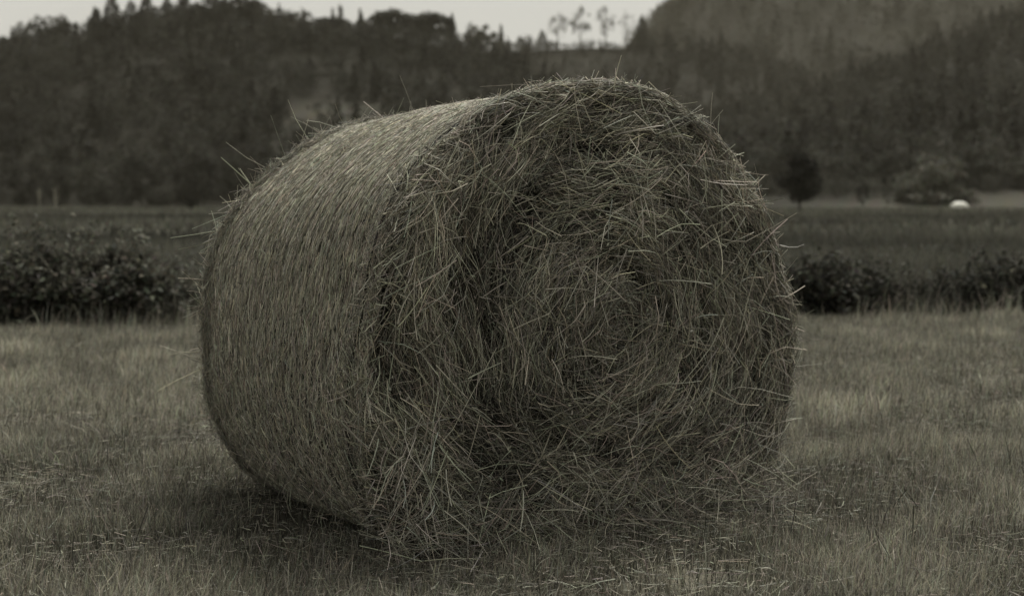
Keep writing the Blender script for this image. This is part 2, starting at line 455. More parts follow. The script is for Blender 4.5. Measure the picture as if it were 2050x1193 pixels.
sky_tree('airy', 1162, 16, 46, 'slender tree with the fullest crown of the see through row over the bale', hill=MID, tone=0.045, n=1300, leaf=0.5)
sky_tree('airy', 1212, 14, 44, 'slender tree with rounded top, third of the see through row over the bale', hill=MID, tone=0.045, n=1000, leaf=0.5)
sky_tree('airy', 1254, 24, 34, 'thin bare tree, last and sparsest of the see through row over the bale', hill=MID, tone=0.045, n=420, leaf=0.45)
sky_tree('conifer', 1285, 34, 34, 'hazy conifer where the middle ridge meets the high right hill', hill=MID, tone=0.05)
sky_tree('conifer', 1318, 14, 42, 'dark conifer at the foot of the high right hill skyline', hill=FAR, s=0.9, tone=0.05)
sky_tree('broad', 1352, -4, 60, 'leafy tree on the rising right skyline cut by the top edge of the photo', hill=FAR, s=0.9, tone=0.05)

RS = 'trees standing along the crest of the near right hill'
for kind, px, yt, wp, lab in [
        ('conifer', 1512, 168, 40, 'conifer above the hay bale shoulder, lowest on the near right hill crest'),
        ('broad', 1580, 160, 60, 'round tree low on the near right hill crest left of the tall spire'),
        ('conifer', 1652, 142, 46, 'pointed conifer just left of the tall spire on the near right hill crest'),
        ('conifer', 1703, 100, 44, 'tall dark spire conifer standing out on the near right hill crest'),
        ('broad', 1765, 92, 66, 'round crown between the two spires on the near right hill crest'),
        ('conifer', 1826, 80, 40, 'conifer midway up the near right hill crest'),
        ('conifer', 1878, 46, 40, 'upper spire conifer on the near right hill crest'),
        ('broad', 1940, 38, 76, 'round tree near the top of the near right hill crest'),
        ('conifer', 1962, 16, 44, 'high conifer near the right edge of the photo on the hill crest'),
        ('conifer', 2022, 4, 52, 'topmost conifer at the right edge of the photo on the hill crest')]:
    d = RIGHT.db + (RIGHT.dc - RIGHT.db) * 0.97
    tree_px(kind, px, d, 0, yt, wp, lab, hill=RIGHT, group=RS, tone=0.045, n=1000)

# trees at the foot of the hills
LF = 'trees along the foot of the left hill'
for kind, px, d, yt, wp, tone, lab in [
        ('broad', -30, 252, 300, 120, 0.045, 'dark broad tree cut by the left edge at the foot of the left hill'),
        ('broad', 45, 258, 312, 90, 0.035, 'dark round tree beside the left edge tree at the field edge'),
        ('broad', 118, 262, 318, 90, 0.05, 'mid grey leafy tree behind the two pale bare saplings'),
        ('broad', 180, 256, 316, 110, 0.085, 'palest leafy tree at the foot of the left hill, right of the bare saplings'),
        ('broad', 212, 246, 348, 62, 0.045, 'small dark tree in front of the palest leafy tree'),
        ('broad', 285, 262, 300, 120, 0.035, 'big dark tree right of the palest leafy tree at the field edge'),
        ('broad', 318, 250, 374, 76, 0.055, 'low greyish rounded tree on the field edge in front of the big dark tree'),
        ('broad', 395, 262, 290, 120, 0.032, 'darkest tall tree at the field edge behind the small black bush'),
        ('broad', 478, 256, 292, 100, 0.055, 'leafy tree at the field edge half hidden by the left shoulder of the bale'),
        ('broad', 560, 264, 300, 120, 0.04, 'tree at the field edge almost wholly behind the bale on its left side')]:
    tree_px(kind, px, d, 0, yt, wp, lab, group=LF, tone=tone * 0.7, n=1800)

def sapling(px, d, ytop, lean, label):
    x = px_at(px, d); H = z_at(ytop, d); r = np.random.default_rng(int(px) + 7)
    root = empty('bare_sapling', (x, d, 0), label, 'tree', 'bare pale saplings at the field edge')
    b = Buf(); col = TINT * 0.24
    z = np.linspace(-0.1, H * 0.72, 6)
    pts = np.column_stack([lean * (z / H) ** 1.5 * H, 0 * z, z])
    limb(b, pts, np.linspace(0.14, 0.08, 6), col, 6)
    b.build('trunk', M_BARK, root, smooth=True)
    b = Buf()
    for k in range(9):
        f = r.uniform(0.45, 1.0); p0 = pts[int(f * 5)]
        a = r.uniform(0, 6.28); L = r.uniform(0.12, 0.3) * H
        dvec = np.array([math.cos(a) * 0.6, math.sin(a) * 0.3, 0.85]) * L
        limb(b, [p0, p0 + dvec * 0.5 + [0.1, 0, 0], p0 + dvec], [0.07, 0.05, 0.02], col, 5)
    b.build('branches', M_BARK, root, smooth=True)
sapling(79, 225, 366, -0.05, 'left one of the two pale bare saplings at the left field edge')
sapling(112, 165, 362, -0.12, 'right and nearer one of the two pale bare saplings, forked at its top')

tree_px('broad', 382, 175, 0, 394, 26, 'small black rounded bush standing alone at the edge of the left field', name='field_bush', cat='bush', tone=0.025, n=900, leaf=0.18)

RF = 'trees along the foot of the right hill'
tree_px('pear', 1602, 140, 0, 298, 112, 'dark lone tree with pear shaped crown and short trunk in the right field', tone=0.016, n=6500, leaf=0.26)
tree_px('airy', 1728, 160, 0, 368, 44, 'small thin dark tree right of the lone pear shaped tree', tone=0.035, n=520, leaf=0.22)
tree_px('airy', 1776, 185, 0, 378, 26, 'thin dark bare stemmed little tree at the start of the pale mown strip', tone=0.035, n=160, leaf=0.22)
for kind, px, d, yt, wp, tone, lab in [
        ('dome', 1868, 214, 294, 186, 0.125, 'hazy round topped tree with pale rim above the white mound'),
        ('broad', 1972, 232, 288, 150, 0.06, 'wide dark tree right of the hazy round topped tree'),
        ('broad', 2062, 228, 318, 110, 0.075, 'pale leafy tree cut by the right edge at the foot of the right hill'),
        ('broad', 1795, 236, 290, 110, 0.055, 'dark tree left of the hazy round topped tree at the hill foot'),
        ('broad', 1700, 240, 296, 120, 0.065, 'tree at the hill foot behind the small thin dark tree'),
        ('broad', 1640, 245, 290, 110, 0.068, 'tree at the hill foot just right of the lone pear shaped tree'),
        ('broad', 1540, 240, 300, 120, 0.06, 'tree at the hill foot between the bale and lone pear shaped tree')]:
    tree_px(kind, px, d, 0, yt, wp, lab, hill=RIGHT, group=RF, tone=tone * 0.95, n=3400 if kind == 'dome' else 2000)

# the pale mound at the far edge of the right field
def mound():
    d = 205.0; x = px_at(1921, d); n = 28; m = 9
    b = Buf(); V = []
    wN = noise_fn(2, 2.0, 77)
    for j in range(m):
        f = j / (m - 1)
        for i in range(n):
            a = 2 * math.pi * i / n
            r = math.cos(f * math.pi / 2) ** 0.75
            k = 1 + 0.05 * float(wN(np.array([math.cos(a) * 1.5, math.sin(a) * 1.5 + f])))
            V.append((1.42 * r * math.cos(a) * k, 0.95 * r * math.sin(a) * k, 1.12 * math.sin(f * math.pi / 2) ** 0.9 * k - 0.05))
    q = [(j * n + i, j * n + (i + 1) % n, (j + 1) * n + (i + 1) % n, (j + 1) * n + i) for j in range(m - 1) for i in range(n)]
    b.add(V, quads=q, col=np.array([0.62, 0.61, 0.53]))
    z = float(RIGHT.height(np.array([x]), np.array([d]))[0])
    o = b.build('wrapped_heap', M_SHEET, smooth=True); o.location = (x, d, max(z, 0))
    tag(o, 'small white domed heap at the far edge of the right field', 'heap')
mound()

# ------------------------------------------------------------------ the round bale
TH, LEN = 0.58, 1.25
A = np.array([-math.sin(TH), math.cos(TH), 0]); T = np.array([math.cos(TH), math.sin(TH), 0]); UP = np.array([0, 0, 1.0])
C0 = np.array([0.265, 4.55, 0.0]); ZC = 0.70
FP = [(0.0, 1.475), (0.21, 1.455), (0.43, 1.36), (0.59, 1.225), (0.73, 1.05), (0.83, 0.85), (0.885, 0.66), (0.88, 0.48), (0.84, 0.30), (0.77, 0.13), (0.68, 0.0),
      (0.45, -0.03), (0.13, -0.03), (-0.21, -0.03), (-0.54, -0.02), (-0.76, 0.04), (-0.85, 0.16), (-0.89, 0.32), (-0.90, 0.48), (-0.88, 0.65), (-0.85, 0.79),
      (-0.82, 0.94), (-0.78, 1.06), (-0.72, 1.16), (-0.63, 1.25), (-0.49, 1.35), (-0.25, 1.445)]
BP = [(0.12, 1.41), (-0.10, 1.40), (-0.30, 1.365), (-0.47, 1.29), (-0.59, 1.21), (-0.71, 1.11), (-0.80, 0.99), (-0.85, 0.86), (-0.87, 0.61), (-0.865, 0.47), (-0.85, 0.35), (-0.80, 0.23),
      (-0.69, 0.07), (-0.59, -0.02), (-0.3, -0.03), (0.0, -0.03), (0.3, -0.03), (0.58, 0.0), (0.70, 0.12), (0.80, 0.30), (0.85, 0.5), (0.86, 0.66), (0.82, 0.86), (0.72, 1.05), (0.55, 1.24), (0.33, 1.36)]
def polar(pts):
    p = np.array(pts); a = np.arctan2(p[:, 1] - ZC, p[:, 0]); r = np.hypot(p[:, 0], p[:, 1] - ZC)
    i = np.argsort(a); a, r = a[i], r[i]
    a = np.concatenate([a[-3:] - 2 * math.pi, a, a[:3] + 2 * math.pi]); r = np.concatenate([r[-3:], r, r[:3]])
    g = np.linspace(-math.pi, math.pi, 721); v = np.interp(g, a, r)
    k = np.hanning(19); k /= k.sum()
    v = np.convolve(np.concatenate([v[-30:-1], v, v[1:30]]), k, 'same')[29:-29]
    return lambda ph: np.interp((ph + math.pi) % (2 * math.pi) - math.pi, g, v)
RF_, RB_ = polar(FP), polar(BP)
side_n = noise_fn(3, 5.0, 31); dash_n = noise_fn(2, 1.0, 34, 3); groove = noise_fn(1, 210.0, 32, 1); cap_n = noise_fn(2, 6.0, 33, 4); tuft_n = noise_fn(2, 17.0, 35, 3)

def local(t, s, z):
    return C0 + T * np.asarray(t)[..., None] + A * np.asarray(s)[..., None] + UP * np.asarray(z)[..., None]

def side_pt(ph, s, off=0.0):
    f = np.clip(s / LEN, 0, 1)
    r = (RF_(ph) * 0.955) * (1 - f) + RB_(ph) * 0.985 * f
    r = r * (1 + 0.008 * np.sin(math.pi * f))
    q = np.stack([np.cos(ph) * 0.8, np.sin(ph) * 0.8, s], -1)
    r = r + 0.010 * side_n(q) + off
    r = r - 0.045 * np.clip(1 - np.abs(s - LEN) / 0.06, 0, 1) ** 2      # rounded back edge
    return local(r * np.cos(ph), s, ZC + r * np.sin(ph))

# hollows and lumps of the loose straw end
pr = np.random.default_rng(8)
PITS = []
for _ in range(70):
    ph = pr.uniform(0, 6.283); rho = math.sqrt(pr.uniform(0.02, 0.95))
    PITS.append((rho * math.cos(ph) * 0.85, rho * math.sin(ph) * 0.7, pr.uniform(0.05, 0.15), pr.uniform(0.015, 0.04), pr.uniform(0.03, 0.08)))
def pit(a, b):
    v = np.zeros_like(a)
    for (pa, pb, la, lb, dp) in PITS:
        ang = math.atan2(pb, pa) + math.pi / 2
        da, db = a - pa, b - pb
        u = da * math.cos(ang) + db * math.sin(ang); w_ = -da * math.sin(ang) + db * math.cos(ang)
        v = np.maximum(v, dp * np.exp(-(u / la) ** 2 - (w_ / lb) ** 2))
    return v

def cap_pt(ph, rho, off=0.0):
    """loose front end; rho 0..1 from centre to rim"""
    R = RF_(ph) * 0.985
    a = rho * R * np.cos(ph); b = rho * R * np.sin(ph)
    s = -0.075 * (1 - rho ** 3) - 0.035
    low = np.clip((0.38 - (ZC + b)) / 0.38, 0, 1)
    s = s - 0.05 * low ** 1.4                                   # straw slumping forward at the foot
    s = s + 0.05 * np.clip(rho - 0.94, 0, 1) / 0.06
    s = s - 0.033 * cap_n(np.stack([a, b], -1)) + pit(a, b) - off
    return local(a, s, ZC + b)

def surf_grid(buf, fn, P, S, col):
    ph = np.linspace(-math.pi, math.pi, P, endpoint=False)
    G = np.stack([fn(ph, np.full(P, s)) for s in S])
    i = np.arange(P * len(S)).reshape(len(S), P); j = np.roll(i, -1, 1)
    q = np.stack([i[:-1], j[:-1], j[1:], i[1:]], -1).reshape(-1, 4)
    buf.add(G.reshape(-1, 3), quads=q, col=tints(np.full(P * len(S), col), 0.12))

bale = empty('hay_bale', C0 + A * LEN / 2, 'big round hay bale with shaggy straw end standing in the mown field', 'hay bale')
ORG = np.array(bale.location)

def straw_tone(n, lo=0.10, hi=0.46, p=1.5):
    return lo + (hi - lo) * rng.random(n) ** p

# --- wrapped side: dense pressed fibres running round the bale
b = Buf()
surf_grid(b, lambda ph, s: side_pt(ph, s, -0.010), 420, np.linspace(-0.02, LEN, 70), 0.06)  # dark core colour stands in for shade in the gaps between fibres
N = 150000
ph = rng.uniform(-math.pi, math.pi, N); s = rng.uniform(-0.02, LEN, N)
dn = dash_n(np.stack([ph * 15.0, s * 240.0], -1))
zlow = np.clip((0.85 - (ZC + 0.8 * np.sin(ph))) / 0.7, 0, 1)
kp = rng.random(N) < np.clip(0.70 + 0.9 * dn, 0.08, 1) * (1 - 0.55 * zlow)  # looser low down; more dark core shows, imitating the shaded lower side
ph, s, dn = ph[kp], s[kp], dn[kp]; N = len(ph)
edge = np.exp(-((s - LEN) / 0.05) ** 2) + np.exp(-(s / 0.05) ** 2)
off = rng.uniform(-0.007, 0.002, N) + edge * rng.uniform(0, 0.012, N) + 0.004 * dn
P = side_pt(ph, s, off)
e = 1e-3
tang = unit(side_pt(ph + e, s) - side_pt(ph - e, s)); nrm = unit(np.cross(tang, A))
nrm *= np.sign(np.sum(nrm * (P - (C0 + UP * ZC)), 1) - (nrm @ A) * ((P - C0) @ A))[:, None]
zz = P[:, 2]
spread = 0.14 + 0.75 * np.clip((0.95 - zz) / 0.7, 0, 1) ** 1.3 + 0.5 * edge
ang = rng.normal(0, 1, N) * spread
D = tang * np.cos(ang)[:, None] + A * np.sin(ang)[:, None] + nrm * rng.normal(0, 0.04, N)[:, None]
L = rng.uniform(0.02, 0.07, N)
R = rng.uniform(0.0007, 0.0015, N)
bend = -nrm * (L ** 2 / 6.0)[:, None] + rng.normal(0, 0.002, (N, 3))
stalks(b, P, D, L, R, tints(straw_tone(N, 0.18, 0.74, 1.2), 0.05), bend, segs=2)
# fine upright wisps lifted off the sides
N = 2600
ph = rng.uniform(-math.pi, math.pi, N); s = rng.uniform(0.0, LEN, N)
P = side_pt(ph, s, 0.006); tang = unit(side_pt(ph + e, s) - side_pt(ph - e, s)); nrm = unit(P - (C0 + UP * ZC + A * s[:, None]))
D = tang * rng.normal(0, 1, N)[:, None] + A * rng.normal(0, 0.8, N)[:, None] + nrm * np.abs(rng.normal(0, 0.35, N))[:, None]
stalks(b, P, D, rng.uniform(0.02, 0.07, N), rng.uniform(0.0006, 0.0013, N), tints(straw_tone(N, 0.15, 0.5, 1.2)), rng.normal(0, 0.006, (N, 3)), segs=3)
# frayed far rim
N = 3600
ph = rng.uniform(1.2, 4.2, N); s = LEN + rng.normal(-0.035, 0.028, N)
P = side_pt(ph, s, rng.uniform(0.0, 0.022, N)); tang = unit(side_pt(ph + e, s) - side_pt(ph - e, s)); nrm = unit(P - (C0 + UP * ZC + A * s[:, None]))
D = tang * rng.normal(0, 1, N)[:, None] + A * rng.normal(0, 0.5, N)[:, None] + nrm * rng.normal(0.06, 0.22, N)[:, None]
L = rng.uniform(0.03, 0.12, N)
stalks(b, P, D, L, rng.uniform(0.0006, 0.0014, N), tints(straw_tone(N, 0.10, 0.56, 1.6)), -nrm * (L ** 2 * 0.4)[:, None] + rng.normal(0, 0.004, (N, 3)), segs=3)
# ragged shoulder where the loose end meets the wrapping
N = 4200
ph = rng.uniform(1.6, 4.1, N); s = np.abs(rng.normal(0, 0.035, N)) - 0.035
P = side_pt(ph, s, rng.uniform(-0.004, 0.014, N)); tang = unit(side_pt(ph + e, s) - side_pt(ph - e, s)); nrm = unit(P - (C0 + UP * ZC + A * s[:, None]))
D = tang * rng.normal(0, 1, N)[:, None] + A * rng.normal(0, 0.7, N)[:, None] + nrm * rng.normal(0, 0.16, N)[:, None]
stalks(b, P, D, rng.uniform(0.03, 0.11, N), rng.uniform(0.0006, 0.0014, N), tints(straw_tone(N, 0.14, 0.62, 1.5)), rng.normal(0, 0.004, (N, 3)), segs=3)
b.build('wrapped_side', M_STRAW, bale, origin=ORG)

# --- net strings
b = Buf()
for k, s0 in enumerate(np.arange(0.05, LEN - 0.02, 0.021)):
    n = 150; ph = np.linspace(-math.pi, math.pi, n)
    s = s0 + 0.004 * np.sin(ph * 9 + k) + 0.003 * np.sin(ph * 23 + 2 * k)
    p = side_pt(ph, s, 0.0025 + 0.002 * np.sin(ph * 41 + k * 1.7))
    d = p[1:] - p[:-1]
    stalks(b, (p[1:] + p[:-1]) / 2, d, np.linalg.norm(d, axis=1) * 1.02, 0.00075, tints(np.full(n - 1, 0.34), 0.03), segs=1, taper=1.0)
b.build('net_wrap', M_NET, bale, origin=ORG)

# --- loose straw end
def straw_end(front=True):
    b = Buf()
    rho = np.concatenate([[1.0], np.linspace(0.985, 0.03, 62)])
    if front:
        surf_grid(b, lambda ph, r: cap_pt(ph, r, -0.055 * np.minimum(1, (1.0 - r) / 0.08)), 300, rho, 0.03)  # near-black core colour stands in for shade deep in the hollows
    else:
        back = lambda ph, r: local(r * RB_(ph) * 0.95 * np.cos(ph), np.full_like(ph, LEN) + 0.09 * (1 - r ** 2.2), ZC + r * RB_(ph) * 0.95 * np.sin(ph))
        surf_grid(b, back, 200, rho, 0.06)
    def layer(N, lmin, lmax, rmin, rmax, spread, chaos, lift, tlo, thi, rim=False, tp=1.5, deep=-0.022, tuft=0.0):
        ph = rng.uniform(-math.pi, math.pi, N); rho = np.sqrt(rng.uniform(0.0, 1.0, N))
        if rim: rho = rng.uniform(0.82, 1.0, N)
        L = rng.uniform(lmin, lmax, N)
        if front:
            nv = np.repeat(-A[None, :], N, 0)
            Rr = RF_(ph)
        else:
            P = back(ph, rho) + A * rng.uniform(0, lift, N)[:, None]; nv = A[None, :] + 0 * P; Rr = RB_(ph)
        ca, sa = np.cos(ph), np.sin(ph)
        zl = ZC + rho * Rr * sa
        tg = -T * sa[:, None] + UP * ca[:, None]
        rd = T * ca[:, None] + UP * sa[:, None]
        flow = cap_n(np.stack([rho * ca * 0.5 + 3, rho * sa * 0.5], -1))
        sp = spread + 0.22 * np.clip((0.4 - zl) / 0.4, 0, 1) + 0.25 * np.exp(-(rho / 0.3) ** 2)
        ang = rng.normal(0, 1, N) * sp + 0.8 * flow + 0.35 * cap_n(np.stack([rho * ca * 1.7 + 1, rho * sa * 1.7 + 8], -1))
        ang = np.where(rng.random(N) < chaos, rng.uniform(0, 6.28, N), ang)
        D = tg * np.cos(ang)[:, None] + rd * np.sin(ang)[:, None] + nv * rng.normal(0.0, 0.13, N)[:, None]
        if front:        # no straw leaves the rim of the end except along the loose top
            rho = np.minimum(rho, np.maximum(1.0 - np.abs(np.sin(ang)) * L * np.where(sa > 0.75, 0.3, 0.5) / Rr, 0.05))
            P = cap_pt(ph, rho, rng.uniform(deep, lift, N)); zl = P[:, 2]
        # straws hang at the sides and foot
        D = unit(D); D = D * np.where(D[:, 2] > 0, -1, 1)[:, None]
        Rd = rng.uniform(rmin, rmax, N)
        droop = np.zeros((N, 3)); droop[:, 2] = -rng.uniform(0, 0.06, N) * L
        bend = rng.normal(0, 0.095, (N, 3)) * L[:, None] + droop
        if front:                     # keep long straws lying on the rounded end instead of cutting through it
            bend = bend + nv * (-(L ** 2) * 0.2 * (0.3 + rho))[:, None]
        kink = np.where((rng.random(N) < 0.2)[:, None], rng.normal(0, 0.18, (N, 3)) * L[:, None], 0)
        patch = 1 + 0.28 * cap_n(np.stack([rho * ca * 1.3 - 2, rho * sa * 1.3 + 5], -1))
        tone = straw_tone(N, tlo, thi, tp) * patch
        keep = P[:, 2] > 0.0
        if front: 
            pd = pit(rho * Rr * ca, rho * Rr * sa); keep &= (rng.random(N) > np.clip(pd / 0.05, 0, 1) * (0.85 if tuft else 0.4))
            tn = tuft_n(np.stack([rho * Rr * ca, rho * Rr * sa], -1)); keep &= (rng.random(N) < 1 - tuft + tuft * np.clip(0.5 + 1.3 * tn, 0, 1))
        stalks(b, P[keep], D[keep], L[keep], Rd[keep], tints(tone, 0.05)[keep], bend[keep], kink[keep], segs=3)
    if front:
        layer(24000, 0.05, 0.17, 0.0006, 0.0011, 0.20, 0.08, -0.02, 0.06, 0.36, tp=1.5, deep=-0.06)  # deepest straws coloured darker to imitate shade beneath the upper layers
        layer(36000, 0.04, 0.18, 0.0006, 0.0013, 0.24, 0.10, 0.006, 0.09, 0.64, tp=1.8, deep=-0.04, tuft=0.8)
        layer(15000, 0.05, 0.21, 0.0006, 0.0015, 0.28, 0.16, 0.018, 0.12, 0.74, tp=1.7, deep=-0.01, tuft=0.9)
        layer(1500, 0.08, 0.24, 0.0008, 0.0019, 0.5, 0.4, 0.028, 0.18, 0.68, deep=0.0)
        layer(5000, 0.06, 0.17, 0.0007, 0.0016, 0.22, 0.10, 0.006, 0.10, 0.58, rim=True, deep=-0.03, tuft=0.6)
        # chaff and broken leaf bits caught between the stalks
        N = 7000
        ph = rng.uniform(-math.pi, math.pi, N); rho = np.sqrt(rng.random(N)) * 0.97
        leaves(b, cap_pt(ph, rho, rng.uniform(-0.02, 0.016, N)), rng.uniform(0.008, 0.026, N), tints(straw_tone(N, 0.08, 0.5, 1.5)), aspect=0.3)
        # loose overhang round the top and the right shoulder, outside the net
        N = 5600
        ph = np.concatenate([rng.uniform(-0.7, 2.25, N * 9 // 10), rng.uniform(-math.pi, math.pi, N - N * 9 // 10)]); s = -0.05 + np.abs(rng.normal(0, 0.07, N))
        top = np.clip(np.sin(ph), 0.25, 1)
        r = RF_(ph) * 0.975 - 0.04 * np.clip(s / 0.16, 0, 1.2) + rng.uniform(-0.03, 0.012, N)
        P = local(r * np.cos(ph), s * top - 0.01, ZC + r * np.sin(ph))
        tg = -T * np.sin(ph)[:, None] + UP * np.cos(ph)[:, None]; rd = T * np.cos(ph)[:, None] + UP * np.sin(ph)[:, None]
        ang = rng.normal(0, 0.38, N)
        D = tg * np.cos(ang)[:, None] - A * np.sin(ang)[:, None] + rd * rng.normal(0.0, 0.09, N)[:, None]
        L = rng.uniform(0.05, 0.16, N)
        kp = P[:, 2] > 0.01
        stalks(b, P[kp], D[kp], L[kp], rng.uniform(0.0008, 0.0018, N)[kp], tints(straw_tone(N, 0.12, 0.48))[kp], (-rd * (L ** 2 * 0.5)[:, None] + rng.normal(0, 0.006, (N, 3)))[kp], segs=3)
        # straw spilling out at the foot
        N = 1300
        t = rng.uniform(-0.84, 0.72, N); out = np.abs(rng.normal(0, 0.05, N)); z = np.clip(0.012 + 0.20 * rng.random(N) ** 1.5 - out * 0.5, 0.012, 0.3)
        P = local(t, -0.11 - out, z)
        D = T * rng.normal(0, 0.9, N)[:, None] - A * rng.normal(0.45, 0.4, N)[:, None] - UP * np.abs(rng.normal(0.35, 0.35, N))[:, None] * np.clip(z / 0.1, 0.15, 1)[:, None]
        stalks(b, P, D, rng.uniform(0.06, 0.26, N), rng.uniform(0.0008, 0.0019, N), tints(straw_tone(N, 0.12, 0.48)), rng.normal(0, 0.008, (N, 3)), segs=3)
    else:
        layer(5000, 0.07, 0.22, 0.0008, 0.0018, 0.4, 0.2, 0.02, 0.09, 0.42)
    o = b.build('straw_end', M_STRAW, bale, origin=ORG)
    return o
straw_end(True)
tag(straw_end(False), 'far straw end turned away from the camera')

# --- stray straws standing out from the rims
b = Buf()
def whisk(ph0, ph1, N, s, lmin, lmax, rmin=0.001, rmax=0.002, out=0.8, axial=0.6, front=False, R=None):
    ph = rng.uniform(ph0, ph1, N); ss = s + rng.normal(0, 0.03, N)
    rd = T * np.cos(ph)[:, None] + UP * np.sin(ph)[:, None]; tg = -T * np.sin(ph)[:, None] + UP * np.cos(ph)[:, None]
    r = (RF_(ph) * 0.97 if front else RB_(ph) * 0.975)
    L = lmin + (lmax - lmin) * rng.random(N) ** 2
    D = unit(rd * rng.normal(out, 0.25, N)[:, None] + tg * rng.normal(0, 0.75, N)[:, None] + A * rng.normal(0, axial, N)[:, None])
    P = local(r * np.cos(ph), ss, ZC + r * np.sin(ph)) + D * (L * 0.36)[:, None]
    kp = (P[:, 2] - np.abs(D[:, 2]) * L / 2) > 0.01
    stalks(b, P[kp], D[kp], L[kp], rng.uniform(rmin, rmax, N)[kp], tints(straw_tone(N, 0.2, 0.5, 1.0))[kp], (rng.normal(0, 0.025, (N, 3)) * L[:, None])[kp],
           np.where((rng.random(N) < 0.2)[:, None], rng.normal(0, 0.2, (N, 3)) * L[:, None], 0)[kp], segs=3)
whisk(1.6, 3.9, 170, LEN - 0.02, 0.03, 0.14, out=0.55)
whisk(1.5, 3.4, 30, LEN - 0.03, 0.10, 0.26, 0.0014, 0.0024, 1.0, 0.4)
whisk(-0.9, 2.0, 190, -0.02, 0.03, 0.12, out=0.42, front=True)
whisk(-0.9, 1.0, 18, -0.03, 0.08, 0.26, 0.0012, 0.0022, 0.8, 0.4, front=True)
whisk(2.9, 4.2, 130, -0.05, 0.05, 0.14, 0.001, 0.002, 0.3, 0.5, front=True)
# shaggy bundles hanging outward down the right rim
N = 420
ph = rng.choice(rng.uniform(-0.55, 1.25, 46), N) + rng.normal(0, 0.02, N); rho = rng.uniform(0.93, 1.0, N)
rd = T * np.cos(ph)[:, None] + UP * np.sin(ph)[:, None]; tg = T * np.sin(ph)[:, None] - UP * np.cos(ph)[:, None]
D = unit(tg + rd * rng.uniform(0.0, 0.55, N)[:, None] + rng.normal(0, 0.16, (N, 3))); L = rng.uniform(0.06, 0.18, N)
P = cap_pt(ph, rho, rng.uniform(-0.05, 0.01, N)) + D * (L * 0.3)[:, None]
kp = P[:, 2] > 0.12
stalks(b, P[kp], D[kp], L[kp], rng.uniform(0.0007, 0.0017, N)[kp], tints(straw_tone(N, 0.16, 0.6, 1.3))[kp], (-rd * (L * 0.05)[:, None])[kp], segs=3)
# a fan of stalks at the lower left corner of the straw end
N = 60
P0 = local(rng.uniform(-0.84, -0.62, N), rng.uniform(-0.15, -0.05, N), rng.uniform(0.22, 0.45, N))
D = unit(T * rng.normal(-0.35, 0.45, N)[:, None] - UP * rng.uniform(0.6, 1.1, N)[:, None] - A * rng.normal(0.25, 0.2, N)[:, None])
L = rng.uniform(0.08, 0.22, N)
stalks(b, P0 + D * (L * 0.4)[:, None], D, L, rng.uniform(0.0012, 0.0022, N), tints(straw_tone(N, 0.22, 0.5, 1.0)), rng.normal(0, 0.01, (N, 3)), segs=3)
# scattered single long straws across the end, lying well proud
N = 170
ph = rng.uniform(-math.pi, math.pi, N); rho = np.sqrt(rng.random(N)) * 0.95
P = cap_pt(ph, rho, rng.uniform(0.02, 0.045, N)); a = rng.uniform(0, 6.28, N)
D = T * np.cos(a)[:, None] + UP * np.sin(a)[:, None] - A * rng.normal(0, 0.2, N)[:, None]
kp = P[:, 2] > 0.15
L = rng.uniform(0.08, 0.24, N)
stalks(b, P[kp], D[kp], L[kp], rng.uniform(0.0014, 0.0023, N)[kp], tints(rng.uniform(0.34, 0.56, N))[kp], (rng.normal(0, 0.03, (N, 3)) * L[:, None])[kp],
       np.where((rng.random(N) < 0.3)[:, None], rng.normal(0, 0.25, (N, 3)) * L[:, None], 0)[kp], segs=4)
# hooked wisps pulled out low on the wrapped side
N = 60
ph = rng.uniform(3.35, 3.95, N); s = rng.uniform(0.15, LEN - 0.1, N)
P = side_pt(ph, s, 0.015); nrm = unit(P - (C0 + UP * ZC + A * s[:, None]))
D = unit(-UP + A * rng.normal(0, 0.5, N)[:, None] + nrm * 0.4); L = rng.uniform(0.06, 0.16, N)
stalks(b, P, D, L, rng.uniform(0.001, 0.0016, N), tints(straw_tone(N, 0.22, 0.45, 1.0)), nrm * (-L * 0.25)[:, None] + rng.normal(0, 0.012, (N, 3)), segs=5)
# dark dried weed stems caught in the straw
N = 26
ph = rng.uniform(-1.0, 2.6, N); rho = rng.uniform(0.5, 1.0, N); P = cap_pt(ph, rho, 0.02); a = rng.uniform(0, 6.28, N)
D = T * np.cos(a)[:, None] + UP * np.sin(a)[:, None] - A * rng.normal(0.1, 0.2, N)[:, None]
stalks(b, P, D, rng.uniform(0.08, 0.24, N), 0.0018, tints(np.full(N, 0.03)), rng.normal(0, 0.015, (N, 3)), segs=4)
tag(b.build('stray_straw', M_STRAW, bale, origin=ORG), kind='stuff')

# ------------------------------------------------------------------ grass
patch_n = noise_fn(2, 1.1, 51); patch_f = noise_fn(2, 5.0, 52)
def in_bale(x, y, m=0.0):
    rx, ry = x - C0[0], y - C0[1]
    t = rx * T[0] + ry * T[1]; s = rx * A[0] + ry * A[1]
    return (np.abs(t) < 0.62 + m) & (s > -0.08 - m) & (s < LEN - 0.03 + m)

def scatter(n, d0, d1, margin=1.25, power=1.0):
    d = np.sqrt(rng.uniform(d0 ** 2, d1 ** 2, n)) if power == 1.0 else d0 + (d1 - d0) * rng.random(n) ** power
    x = rng.uniform(-0.5, 0.5, n) * 2050 / F * d * margin
    return x, d

